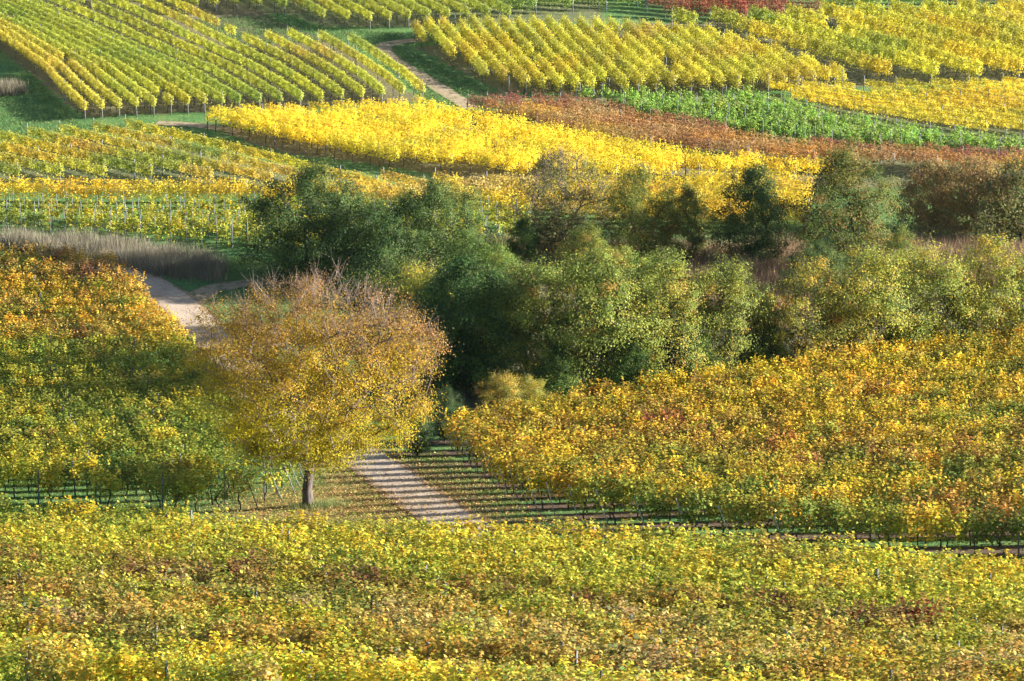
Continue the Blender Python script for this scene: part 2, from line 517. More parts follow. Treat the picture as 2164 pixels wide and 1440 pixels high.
n_rows = 0
FRK = [1.0]
ROWCOUNT = {}
def make_row(line, field, idx, total, posts=None, rev=False):
    """line: (n,2) world polyline along which the vines stand"""
    global n_rows
    s = np.r_[0, np.cumsum(np.hypot(*np.diff(line, axis=0).T))]
    Lt = s[-1]; L = field['L']
    if Lt < L * 1.5: return None
    n = max(2, int(round(Lt / L)))
    ts = (np.arange(n) + .5) * Lt / n
    X = np.interp(ts, s, line[:, 0]); Yw = np.interp(ts, s, line[:, 1])
    Z = gz(X, Yw)
    PX, PY = proj(X, Yw, Z)
    vis = (PX > -260) & (PX < 2430) & (PY < 1440 + 260) & (PY > -90)
    if 'clip' in field: vis &= in_poly(X, Yw, field['clip'])
    seen = (PX > 0) & (PX < 2164) & (PY > 0) & (PY - 75 < 1440)
    if vis.sum() < 2 or seen.sum() < 1: return None
    i0 = int(np.argmax(vis))
    root = bpy.data.objects.new('vine_row', None)
    root.empty_display_size = .3
    root.location = (X[i0], Yw[i0], Z[i0])
    C.objects.link(root)
    org = Vector(root.location)
    r = np.random.default_rng(field['seed'] * 1000 + idx)
    lab, cat = field['label'](idx, total), 'vine row'
    tag(root, lab, cat, field['group'])
    FRK[0] = .3 if L > 1.5 else 1.0
    seq = np.nonzero(vis)[0]
    first, last = seq[0], seq[-1]
    stm = field.get('stems', 0)
    rk = field.get('rk', .08)
    rowk = r.uniform(1 - rk, 1 + rk) * np.array([r.uniform(.96, 1.05), 1, r.uniform(.9, 1.1)])
    fr_k = .35 if L > 1.5 else 1.0
    for i in seq:
        j0, j1 = max(i - 1, 0), min(i + 1, n - 1)
        dx, dy = X[j1] - X[j0], Yw[j1] - Yw[j0]
        dl = math.hypot(dx, dy) + 1e-6
        yaw = math.atan2(dy, dx); pit = math.atan2(Z[j1] - Z[j0], dl)
        if r.random() < .5: yaw += PI; pit = -pit
        thin = field.get('thin', lambda px, py: 0)(PX[i], PY[i])
        if r.random() > field.get('gap', .012) + thin * .2:
            tm = field['tm']
            if thin > .5 and r.random() < thin: tm = NEAR_S
            me = tm[r.integers(0, len(tm))]
            o = bpy.data.objects.new('vine', me)
            o.parent = root
            o.location = (X[i] - org[0], Yw[i] - org[1] + r.normal(0, .03), Z[i] - org[2])
            o.rotation_euler = (0, -pit, yaw)
            va = field.get('vary', .07 if L > 1.5 else .26)
            hs = field.get('h', 1.0) * r.uniform(1 - .35 * va, 1 + .35 * va)
            o.scale = (Lt / n / L * r.uniform(1.03, 1.12), r.uniform(1 - .5 * va, 1 + .6 * va), hs)
            c = field['color'](r, X[i], Yw[i], PX[i], PY[i], idx, total) * r.uniform(1 - .5 * va, 1 + .5 * va) * rowk
            o.color = (*c, 1)
            C.objects.link(o)
            if stm and (stm == 'all' or min(i - first, last - i) < stm or (idx < field.get('stem_rows', 0)) or (total - 1 - idx < field.get('stem_rows_end', 0))):
                q = bpy.data.objects.new('stem', STEMS[r.integers(0, 5)])
                q.parent = o; C.objects.link(q)
        pe = field.get('pe', 4)
        if i == first or i == last or (i - first) % pe == 0:
            side = r.uniform(-.03, .03)
            pm = field.get('post', POST)
            e0 = field.get('end0') and i == first; e1 = field.get('end1') and i == last
            if e0 or e1:
                pm = ROD if e0 else ROD_D
                fx = -.35 if e0 else 1.5
                q = bpy.data.objects.new('end_post', pm)
                dxn, dyn = dx / dl, dy / dl
                ex, ey = X[i] + dxn * fx * L * .5, Yw[i] + dyn * fx * L * .5
                q.location = (ex - org[0], ey - org[1], g1(ex, ey) - org[2])
                q.rotation_euler = (0, r.uniform(-.06, .06), math.atan2(dy, dx) if (dx > 0) else math.atan2(dy, dx) + PI)
                q.scale = (r.uniform(.8, 1.15), 1, r.uniform(.92, 1.04))
            else:
                q = bpy.data.objects.new('post', pm)
                fx = (-.5 if i == first else .5) * L
                ex, ey = X[i] + dx / dl * fx, Yw[i] + dy / dl * fx
                q.location = (ex - org[0], ey - org[1], g1(ex, ey) - org[2])
                q.rotation_euler = (r.normal(0, .02), r.normal(0, .03), yaw)
                q.scale = (1, 1, r.uniform(.94, 1.05) * field.get('ph', 1.0))
            q.parent = root; C.objects.link(q)
    n_rows += 1
    ROWCOUNT[field['group']] = ROWCOUNT.get(field['group'], 0) + 1
    return root

def fill_lines(poly, dirv, spacing, off=0.5, minlen=3.0):
    d = unit(np.asarray(dirv, float)); n = np.array([-d[1], d[0]])
    q = poly @ n; t = poly @ d
    out = []
    k = q.max() - off * spacing
    while k > q.min():
        xs_ = []
        for i in range(len(poly)):
            j = (i + 1) % len(poly)
            if (q[i] > k) != (q[j] > k):
                f = (k - q[i]) / (q[j] - q[i]); xs_.append(t[i] + f * (t[j] - t[i]))
        xs_.sort()
        for a, b in zip(xs_[::2], xs_[1::2]):
            if b - a > minlen:
                m = max(2, int((b - a) / 3) + 1)
                tt = np.linspace(a, b, m)[:, None]
                out.append(tt * d + k * n)
        k -= spacing
    return out

ORD = ['first', 'second', 'third', 'fourth', 'fifth', 'sixth', 'seventh', 'eighth', 'ninth', 'tenth', 'eleventh', 'twelfth',
       'thirteenth', 'fourteenth', 'fifteenth', 'sixteenth', 'seventeenth', 'eighteenth', 'nineteenth', 'twentieth',
       'twenty-first', 'twenty-second', 'twenty-third', 'twenty-fourth', 'twenty-fifth', 'twenty-sixth', 'twenty-seventh',
       'twenty-eighth', 'twenty-ninth', 'thirtieth', 'thirty-first', 'thirty-second', 'thirty-third', 'thirty-fourth',
       'thirty-fifth', 'thirty-sixth', 'thirty-seventh', 'thirty-eighth', 'thirty-ninth', 'fortieth']

def labeller(first, counted, last=None, upto=99):
    """labels: the outermost rows by what they stand on, the others by counting from something one can find"""
    def f(i, n):
        if i == 0: return first
        if last and i == n - 1: return last
        return counted.format(ORD[min(i, 39)])
    return f

def polyfield(pts, px_dir, spacing, off=.5, anchor=None, minlen=3.0, **field):
    poly = world_poly(pts)
    a, b = at(*px_dir[0]), at(*px_dir[1])
    lines = fill_lines(poly, b - a, spacing, off, minlen)
    tot = len(lines)
    for i, ln in enumerate(lines):
        make_row(ln, field, i, tot)
    return lines

# --- far field seen between the rows at the very top
def col_far_green(r, x, y, px, py, i, n): return pick(r, x, y, [GREEN_ * 1.5, LIME, OCHRE], [2, 1.2, .4], 6, 1.0)
def col_red(r, x, y, px, py, i, n): return pick(r, x, y, [RED * .9, RUST * 1.1, PLUM * 1.8], [1.8, 1.2, .6], 4, 2.0)

polyfield([(1360, 24), (1440, 50), (1560, 54), (1745, 44), (1500, 2), (1380, -10)], ((1400, 20), (1700, 42)), 1.9, L=2.0, tm=FAR, seed=3,
          group='rows of the red vineyard at the top', color=col_red,
          label=labeller('brick red vine row nearest the top edge, left of the yellow vineyard', '{} dark red vine row down in the small red block at the top'))
polyfield([(1060, 40), (1360, 22), (1400, -40), (1060, -40)], ((1100, 0), (1400, 25)), 2.2, L=2.0, tm=FAR, seed=5,
          group='rows of the pale green vineyard left of the red block', color=col_far_green,
          label=labeller('pale green vine row at the top edge left of the red block', '{} pale green vine row from the top edge, left of the red block'))
polyfield([(1560, -5), (1760, 36), (2000, 22), (2300, 15), (2400, -45), (1560, -45)], ((1700, 20), (2100, 22)), 2.2, L=2.0, tm=FAR, seed=6,
          group='rows of the pale green vineyard above the yellow slope', color=lambda r, x, y, px, py, i, n:
          (col_far_green(r, x, y, px, py, i, n) if not (px > 1990 and i > 1) else col_red(r, x, y, px, py, i, n)),
          label=labeller('pale green vine row at the top right edge above the yellow slope', '{} green vine row from the top edge, above the yellow slope'))

# --- A: the striped vineyard at the upper left, rows running down towards the grass
def resample(P, step=1.0):
    s = np.r_[0, np.cumsum(np.hypot(*np.diff(P, axis=0).T))]
    t = np.arange(0, s[-1], step)
    return np.stack([np.interp(t, s, P[:, 0]), np.interp(t, s, P[:, 1])], 1)
def guide(pts, length):
    P = np.array([at(*p) for p in pts])
    d = unit(P[-1] - P[-2])
    s = np.hypot(*np.diff(P, axis=0).T).sum()
    P = np.vstack([P, P[-1] + d * max(1, length - s)])
    return resample(P)
LA = 95
GA1 = guide([(180, 256), (155, 233), (125, 203), (100, 173), (60, 143), (30, 123), (0, 103), (-120, 40)], LA)
GAM = guide([(505, 240), (400, 178), (300, 135), (200, 88), (100, 45), (0, 5)], LA)
GA2 = guide([(893, 218), (850, 180), (800, 146), (750, 114), (700, 84), (600, 28)], LA)
mA = min(len(GA1), len(GAM), len(GA2))
clipA = world_poly([(-400, 300), (165, 268), (510, 248), (905, 222), (760, 108), (640, 94), (500, 100), (425, 48), (372, 8), (330, -60), (-400, -60)])
def col_A(r, x, y, px, py, i, n):
    c = pick(r, x, y, [LIME * 1.05, LEMON * .95, GREEN_ * 1.4, OCHRE * 1.1], [1.5, 1.1, .8, .35], 7, 3.0, .7)
    if i < 3: c = c * .6 + (YELL * .6 + TAN * .4) * .4
    return c
FA = dict(L=2.0, tm=RIDGE, seed=11, clip=clipA, group='rows of the striped vineyard at the upper left', color=col_A, stems=2, pe=3, h=.98,
          label=labeller('outermost striped yellow-green vine row beside the shaded grass strip at far left',
                         '{} row of the striped yellow-green vineyard, counted from the shaded grass strip',
                         'last striped yellow-green vine row, beside the bending track at its right'))
NA = 19
for k in range(-4, NA):
    if k < 0: continue
    if k <= 9:
        t = k / 9.0; ln = GA1[:mA] * (1 - t) + GAM[:mA] * t
    else:
        t = (k - 9) / 9.0; ln = GAM[:mA] * (1 - t) + GA2[:mA] * t
    inside = in_poly(ln[:, 0], ln[:, 1], clipA)
    if inside.sum() > 3:
        make_row(ln, FA, k, NA)
# small end of a row at the left edge
lnB = np.array([at(-120, 190), at(-40, 230), at(8, 262)])
make_row(resample(np.vstack([lnB, lnB[-1:] + .01])), dict(L=2.0, tm=FAR, seed=12, stems=2, group='row end at the left edge', color=lambda r, x, y, px, py, i, n: LEMON * .6 + YELL * .4,
          label=lambda i, n: 'yellow-green end of a vine row at the left edge beyond the shaded grass'), 0, 1)

# --- C: the vineyard at the top centre
def col_C(r, x, y, px, py, i, n):
    return pick(r, x, y, [LIME, LEMON * .85, GREEN_ * 1.2, OCHRE], [1.3, .8, 1.1, .3], 6, 4.0, .6)
polyfield([(395, 33), (500, 29), (590, 33), (660, 58), (770, 66), (860, 62), (1000, 55), (1290, 50), (1060, 38), (1060, -60), (300, -60), (380, 0)],
          ((770, 64), (655, 0)), 1.9, L=2.0, tm=RIDGE, seed=14, stems=2, pe=3, group='rows of the green-gold vineyard at the top centre', color=col_C, h=1.05,
          label=labeller('row beside the left end of the green-gold vineyard at the top centre', '{} row from the left of the green-gold vineyard at the top centre'))

# --- D: yellow-green block right of the bending track
def col_D(r, x, y, px, py, i, n):
    g = np.clip((110 - py) / 60, 0, 1) * .7 + .25
    return pick(r, x, y, [LEMON * 1.02, LIME * 1.0, YELL * .72, OCHRE, GREEN_], [1.6, .6 + g, 1.0 - g * .5, .4, .5 * g], 3.5, 5.0, .9)
polyfield([(868, 92), (930, 125), (1000, 168), (1060, 201), (1180, 208), (1300, 207), (1560, 203), (1800, 190), (1670, 142), (1582, 112), (1482, 88), (1290, 74), (1000, 68), (880, 74)],
          ((1450, 200), (1330, 90)), 1.45, L=2.0, tm=FAR, vary=.14, seed=15, stems=2, pe=3, gap=.03, h=.98,
          group='rows of the lemon yellow vineyard beside the bending track', color=col_D,
          label=labeller('row at the left corner of the lemon yellow vineyard beside the bending track', '{} row from the bending track in the lemon yellow vineyard'))

# --- E: long ridged rows at the upper right
def col_E(r, x, y, px, py, i, n):
    t = np.clip((px - 1300) / 700, 0, 1)
    return pick(r, x, y, [LEMON * 1.1, YELL * .85, GREEN_ * 1.3, LIME], [.5 + .6 * t, .3 + 1.0 * t, .9 - .4 * t, 1.1], 6, 6.0, .6)
polyfield([(1290, 55), (1482, 76), (1582, 100), (1682, 132), (1822, 178), (1950, 180), (2164, 176), (2400, 168), (2400, 30), (2000, 38), (1760, 47), (1600, 57), (1400, 58)],
          ((1807, 172), (1582, 100)), 3.4, L=2.0, tm=BIG, vary=.16, seed=16, stems=2, pe=3, h=1.08,
          group='ridged rows of the yellow vineyard at the upper right', color=col_E,
          label=labeller('lowest left ridge-like row of the yellow vineyard at the upper right', '{} ridge-like row from the lemon block in the upper right yellow vineyard'))

# --- F: fine golden rows seen from the side
def col_F(r, x, y, px, py, i, n):
    return pick(r, x, y, [YELL * .98, GOLD * .95, LEMON * 1.05, LIME], [1.8, .35, 1.1, .4], 6, 7.0, .5)
polyfield([(1590, 200), (1650, 216), (1732, 243), (1932, 278), (2132, 298), (2420, 316), (2420, 186), (2164, 190), (1850, 196), (1750, 200), (1640, 200)],
          ((1650, 214), (2132, 296)), 2.1, L=2.0, tm=MED, seed=17, h=.80, ph=.85, stems=0,
          group='fine golden rows right of the green vineyard', color=col_F,
          label=labeller('uppermost fine golden vine row at the right above the green vineyard', '{} golden vine row from the top of the finely lined block at right'))

# --- G: green young vines with pale stakes
def col_G(r, x, y, px, py, i, n):
    return pick(r, x, y, [GREEN_ * 1.9, Y_([.19, .32, .06]) * 1.8, LIME * 1.0], [1.6, 1.4, .35], 3, 8.0, .6)
polyfield([(1222, 216), (1300, 222), (1600, 222), (1732, 262), (1932, 300), (2132, 318), (2420, 330), (2420, 345), (2164, 338), (1807, 327), (1657, 312), (1532, 292), (1332, 255)],
          ((1500, 240), (1600, 275)), 1.3, L=1.25, tm=GREEN, seed=18, pe=2, gap=.04, post=STAKE, ph=.85, minlen=2.0, h=1.05,
          group='rows of the bright green vineyard', color=col_G,
          label=labeller('lowest row of bright green vines above the russet band', '{} row of bright green vines counted up from the russet band'))

# --- H: russet band
def col_H(r, x, y, px, py, i, n):
    # dark along the upper edge, orange lower down
    up = np.interp(px, [960, 1232, 1532, 1807, 2164], [236, 242, 300, 335, 358])
    t = np.clip((py - up) / 30.0, 0, 1)
    if t < .45: return pick(r, x, y, [PLUM * 1.5, RUST * 1.1, ORNG * .8, OCHRE * .8], [1.3, 1.3, .6, .3], 3, 9.0, .7)
    return pick(r, x, y, [ORNG * .95, RUST * 1.1, GOLD * .9, PLUM * 1.5, TAN], [1.1, 1.0, .8, .5, 1.1], 3, 9.0, .7)
polyfield([(955, 244), (1082, 236), (1232, 240), (1332, 268), (1532, 304), (1657, 326), (1807, 342), (2164, 358), (2420, 362), (2420, 392), (2164, 384), (1900, 370), (1707, 366), (1482, 347), (1332, 324), (1207, 300), (1082, 272)],
          ((1332, 290), (1657, 345)), 1.5, L=2.0, tm=FAR, seed=19, h=.92, group='rows of the russet vineyard band', color=col_H,
          label=labeller('dark plum red vine row at the upper edge of the russet band', '{} row down from the green vineyard in the russet and orange band'))

# --- I: bright yellow vineyard
def col_I(r, x, y, px, py, i, n):
    lime = .2 + blob(px, py, 800, 355, 120, 22) * 2.5 + blob(px, py, 1400, 350, 200, 18) * 1.0 + blob(px, py, 480, 280, 60, 30) * 1.5
    return pick(r, x, y, [YELL * 1.08, YELL * 1.0 + LEMON * .1, LEMON, LIME * 1.1, GOLD], [2.2, 1.5, .7, lime, .35], 2.6, 10.0, .8)
polyfield([(437, 276), (500, 298), (600, 324), (750, 350), (850, 364), (1000, 376), (1100, 388), (1300, 397), (1550, 392), (1900, 394), (1900, 385), (1707, 383), (1482, 368), (1332, 345), (1207, 320), (1082, 292), (950, 258), (900, 256), (650, 262), (480, 268), (445, 268)],
          ((450, 280), (850, 366)), 1.6, L=2.0, tm=FAR, vary=.2, seed=20, stems=2, stem_rows_end=2, pe=3, gap=.03, h=1.05,
          group='rows of the bright yellow vineyard', color=col_I,
          label=labeller('uppermost row of the bright yellow vineyard, against the russet band', '{} row down from the russet band in the bright yellow vineyard', 'lowest row of the bright yellow vineyard, its dark stems showing'))

# --- J: contour-like rows at mid left
def col_J(r, x, y, px, py, i, n):
    t = np.clip((px - 300) / 700, 0, 1)
    gr = .5 + blob(px, py, 200, 380, 200, 25) * 2
    return pick(r, x, y, [LEMON * .9, OCHRE * 1.15, GOLD * .85, GREEN_ * 1.2, LIME], [1.2 - .6 * t, .6 + 1.2 * t, .5 + .4 * t, gr * (1 - .6 * t), .8 * (1 - .5 * t)], 5, 11.0, .7)
polyfield([(-260, 322), (0, 312), (100, 302), (200, 294), (320, 284), (380, 294), (450, 320), (600, 362), (800, 399), (1095, 412), (1095, 428), (800, 418), (600, 408), (300, 392), (0, 394), (-260, 396)],
          ((200, 300), (520, 376)), 2.45, L=2.0, tm=MED, seed=21, stems=0, h=.95,
          group='contour rows of the mid left vineyard', color=col_J,
          label=labeller('uppermost row of the mottled green and gold vineyard, against the yellow block', '{} sweeping row down from the yellow block in the mottled left vineyard'))

# --- K: golden strip below
def col_K(r, x, y, px, py, i, n):
    p = blob(px, py, 950, 440, 200, 60)
    return pick(r, x, y, [YELL, GOLD * 1.0, ORNG, TAN * 1.2, LEMON], [1.8, 1.0, .2, .2 + 1.5 * p, .5], 3, 12.0, .7)
polyfield([(-260, 428), (300, 424), (560, 430), (1100, 420), (1660, 408), (1720, 425), (1700, 498), (1380, 498), (1100, 468), (600, 452), (300, 446), (-260, 450)],
          ((0, 440), (1000, 446)), 1.7, L=2.0, tm=FAR, seed=22, stems=0, h=.98,
          group='golden rows of the strip behind the thicket', color=col_K,
          label=labeller('uppermost golden row of the strip between mottled and staked vineyards', '{} golden row down in the strip between mottled and staked vineyards'))

# --- L: staked young vines
def col_L(r, x, y, px, py, i, n):
    return pick(r, x, y, [LEMON * .95, LIME, YELL * .9, GREEN_ * 1.2], [1.6, 1.2, .7, .4], 3, 13.0, .7)
polyfield([(-200, 462), (600, 466), (1120, 480), (1120, 520), (620, 545), (487, 532), (240, 508), (0, 487), (-200, 478)],
          ((0, 478), (487, 524)), 1.5, L=1.25, tm=SPARSE, seed=23, pe=1, post=STAKE, ph=1.0, gap=.08, minlen=2.0,
          group='rows of staked young vines at mid left', color=col_L,
          label=labeller('uppermost row of thin staked yellow-green vines below the golden strip', '{} row of thin vines on grey stakes down from the golden strip'))

# --- O: the near left vineyard
def col_O(r, x, y, px, py, i, n):
    top = np.clip((790 - py) / 60, 0, 1)
    rr = blob(px, py, 60, 600, 200, 50)
    if top > .3:
        return pick(r, x, y, [GOLD * 1.05, OCHRE * 1.2, LEMON * .85, RUST * 1.1, GREEN_], [1.9, 1.3, .7, .2 + rr * 1.1, .35], 2.6, 14.0, .8)
    gg = blob(px, py, 420, 1000, 200, 90)
    return pick(r, x, y, [LIME * 1.0, LEMON * .98, GREEN_ * 1.05, YELL * .8, OCHRE], [1.1, 1.2, .7 + 1.5 * gg, .5 + blob(px, py, 150, 1020, 200, 40), .3], 2.4, 15.0, .8)
polyO = [(-300, 566), (0, 569), (150, 574), (232, 592), (285, 624), (350, 700), (415, 780), (500, 875), (590, 950), (640, 1008), (610, 1050), (568, 1070), (470, 1090), (397, 1088), (263, 1082), (62, 1064), (-300, 1045)]
polyfield(polyO, ((100, 900), (400, 886)), 1.8, L=1.25, tm=NEAR, seed=24, stems=5, pe=4, h=.95, end0=False, end1=True, stem_rows_end=7,
          thin=lambda px, py: 1.0 if (py > 985 and px > 430) else (.4 if py > 1020 else 0), gap=.01,
          group='rows of the near left vineyard', color=col_O,
          label=labeller('farthest row of the russet gold vineyard at left, below the dry weeds', '{} row of the left vineyard, counted from the dry weeds downwards',
                         'nearest row of the left vineyard, its bare stems showing above the foreground'))

# --- Q: the near right vineyard
def col_Q(r, x, y, px, py, i, n):
    rr = blob(px, py, 1440, 960, 180, 35) + blob(px, py, 1800, 1020, 200, 30) + blob(px, py, 2000, 1130, 120, 35) * 1.6 + blob(px, py, 2100, 960, 120, 60) * .6
    gg = np.clip((py - 1010) / 110, 0, 1) * (1.0 if px > 1150 else .3) + blob(px, py, 2120, 900, 120, 100)
    gd = np.clip((1000 - py) / 150, 0, 1)
    rusty = blob(px, py, 1180, 960, 220, 50)
    return pick(r, x, y, [YELL * .98, GOLD * 1.0, OCHRE * 1.1, LIME * .95, GREEN_ * 1.05, RED * 1.0 + ORNG * .25], [1.3 + gd, .8 + gd * .4 + rusty, .8 + rusty, .65 + 1.1 * gg, .25 + 1.7 * gg, .10 + 1.6 * rr], 2.2, 16.0, .85)
polyQ = [(940, 955), (1000, 1002), (1060, 1047), (1131, 1086), (1240, 1108), (1415, 1131), (1657, 1164), (1842, 1178), (2118, 1192), (2460, 1216), (2460, 705), (2164, 748), (1850, 788), (1500, 846), (1200, 897), (1000, 937)]
linesQ = polyfield(polyQ, ((1100, 1010), (1500, 992)), 1.75, L=1.25, tm=NEAR, seed=25, stems=4, pe=4, end0=True, stem_rows_end=8,
          group='rows of the near right vineyard', color=col_Q,
          label=labeller('farthest golden vine row of the right slope, against the thicket', '{} row down from the thicket in the golden right vineyard',
                         'nearest row of the golden right vineyard, beside the foreground vines'))
# bare soil in every second alley and under the vines
SV, SF, nb = [], [], 0
dq = unit(at(1500, 992) - at(1100, 1010)); print('row azimuth', math.degrees(math.atan2(dq[0], dq[1]))); nq = np.array([-dq[1], dq[0]])
for i, ln in enumerate(linesQ):
    wid, shift = (1.5, .85) if i % 2 == 0 else (.35, 0)
    a = ln[0] - dq * (4.2 if i % 2 == 0 else .5)
    b = ln[-1]
    m = max(3, int(np.hypot(*(b - a)) / .8))
    t = np.linspace(0, 1, m)[:, None]
    c = a * (1 - t) + b * t + nq * shift
    wv = (wid * .5 * (1 + .18 * np.sin(np.arange(m) * 1.7 + i) + .12 * rng.normal(size=m)))[:, None]
    for sgn in (-1, -.33, .33, 1):
        p = c + nq * wv * sgn
        SV.append(np.c_[p, gz(p[:, 0], p[:, 1]) + .025])
    for j in range(3):
        A_ = nb + j * m + np.arange(m - 1); B_ = A_ + m
        SF.append(np.stack([A_, A_ + 1, B_ + 1, B_], 1))
    nb += 4 * m
tag(link('soil_strips', mesh_np('soil_strips', np.concatenate(SV), np.concatenate(SF), M_SOIL)), kind='structure')

# --- P: the foreground vineyard
def col_P(r, x, y, px, py, i, n):
    redb = math.exp(-((i - 8.0) / .9) ** 2)
    segm = max(0, .25 + .9 * lump(x, y, 4.0, 31.0) + .2 * math.sin(x * .8)) + .15
    if i <= 6:
        gl = blob(px, py, 300, 1150, 420, 45)
        return pick(r, x, y, [LEMON * 1.08, LIME * 1.15, YELL * .85, GREEN_ * 1.25, OCHRE, RUST], [1.7, 1.0, 1.0, .25 + 1.2 * gl, .25, .06 + .3 * (px > 1500)], 2.6, 17.0, .8)
    if i <= 9:
        return pick(r, x, y, [RUST * .9, RED * .8, OCHRE, LEMON * .8, LIME * .9], [1.6 * segm * redb * 2, .9 * segm * redb * 2, .7, 1.2, .9], 2.4, 18.0, .8)
    if i <= 16:
        return pick(r, x, y, [OCHRE * 1.15, TAN * 1.0, LEMON * .9, GREEN_ * 1.0, GOLD * .8], [1.1, 1.0, 1.3, .45, .6], 2.6, 19.0, .8)
    bl = blob(px, py, 100, 1480, 500, 70)
    return pick(r, x, y, [YELL * .98, LEMON * 1.05, OCHRE * 1.1, LIME * 1.1, TAN * 1.1], [1.3, 1.1, .7, .35 + 1.2 * bl, .5], 2.4, 20.0, .8)
pa, pb = at(-260, 1170), at(2440, 1316)
dP = unit(pb - pa); pa = pa - dP * 6; pb = pb + dP * 12; nP = np.array([dP[1], -dP[0]])   # towards the camera
offs = [0]
for k in range(1, 28):
    offs.append(offs[-1] + (3.7 if k == 17 else 1.75))
FP = dict(L=1.25, tm=FORE, rk=.16, seed=26, stems=0, pe=4, post=POST_T, ph=1.0, h=1.0, gap=.006, group='rows of the foreground vineyard', color=col_P,
          label=labeller('farthest foreground vine row, its green-yellow top against the road and tree', '{} foreground vine row, counted from the road and tree towards the bottom edge'))
for k, o_ in enumerate(offs):
    m = 60; t = np.linspace(0, 1, m)[:, None]
    make_row(pa * (1 - t) + pb * t + nP * o_, FP, k, len(offs))
t = np.linspace(0, 1, 20)[:, None]
make_row((at(-260, 1142) * (1 - t) + at(405, 1160) * t), dict(FP, seed=27, group='short row behind the foreground vineyard',
         label=lambda i, n: 'short dark green vine row at left, in front of the leaning posts'), 0, 1)
print('rows', n_rows, ROWCOUNT)

# ------------------------------------------------------------------ trees
def grow(seed, H, R, prof, trunk_h, n_tips, tr, lean=(0, 0), seg=.55, flat=1.0):
    lob = .8 if H > 10 else 1.9
    """grow a branching frame towards points spread in the crown; returns nodes, parent, radii, tips"""
    r = np.random.default_rng(seed)
    hs, rs = np.array(prof).T
    tips = []
    phase = r.uniform(0, 6.28, 4)
    while len(tips) < n_tips:
        h = r.uniform(hs[0], 1.0); a = r.uniform(0, 2 * PI)
        wob = 1 + lob * (.13 * math.sin(3 * a + phase[0] + 4 * h) + .10 * math.sin(5 * a + phase[1] - 6 * h))
        rm = np.interp(h, hs, rs) * R * wob
        u = r.uniform(0, 1) ** .42
        if r.uniform() > (rm / R) * .9 + .12: continue
        tips.append((u * rm * math.cos(a) + lean[0] * h, u * rm * math.sin(a) * flat + lean[1] * h, h * H * (1 + .03 * r.normal())))
    tips = np.array(tips)
    nodes = [np.array([0, 0, -.2]), np.array([r.normal(0, .03), r.normal(0, .03), trunk_h * .5]), np.array([lean[0] * .15, lean[1] * .15, trunk_h])]
    par = [-1, 0, 1]
    depth = [0, 0, 0]
    crotch = nodes[2]
    # a few leaders
    order = np.argsort(np.linalg.norm(tips - crotch, axis=1))
    tips = tips[order]
    NA_ = np.zeros((20000, 3)); NA_[:3] = nodes; ln_ = np.zeros(20000); ln_[:3] = [-9, -9, 0]
    cnt = 3; plist = [-1, 0, 1]; tipn = []
    for tp in tips:
        d = np.linalg.norm(NA_[2:cnt] - tp, axis=1)
        # do not hang a branch onto something above it too steeply
        pen = d + .22 * ln_[2:cnt] + .9 * np.clip(NA_[2:cnt, 2] - tp[2], 0, 9)
        k = int(np.argmin(pen)) + 2
        dist = d[k - 2]; ns = max(1, int(dist / seg))
        base = NA_[k].copy(); prev = k
        sag = r.normal(0, .05, 3) * dist; sag[2] = -abs(sag[2]) * .2 + .05 * dist
        for q in range(1, ns + 1):
            f = q / ns
            p = base * (1 - f) + tp * f - sag * math.sin(PI * f) * (-1)
            NA_[cnt] = p; ln_[cnt] = ln_[prev] + np.linalg.norm(p - NA_[prev]); plist.append(prev); prev = cnt; cnt += 1
        tipn.append(prev)
    NA_ = NA_[:cnt]
    load = np.zeros(cnt)
    for t_ in tipn: load[t_] += 1
    for i in range(cnt - 1, 0, -1):
        load[plist[i]] += load[i]
    rad_ = tr * (np.maximum(load, .5) / max(load[1], 1)) ** .48
    rad_ = np.maximum(rad_, .012)
    rad_[0] = tr * 1.35; rad_[1] = tr; rad_[2] = tr * .95
    return NA_, np.array(plist), rad_, tipn, r

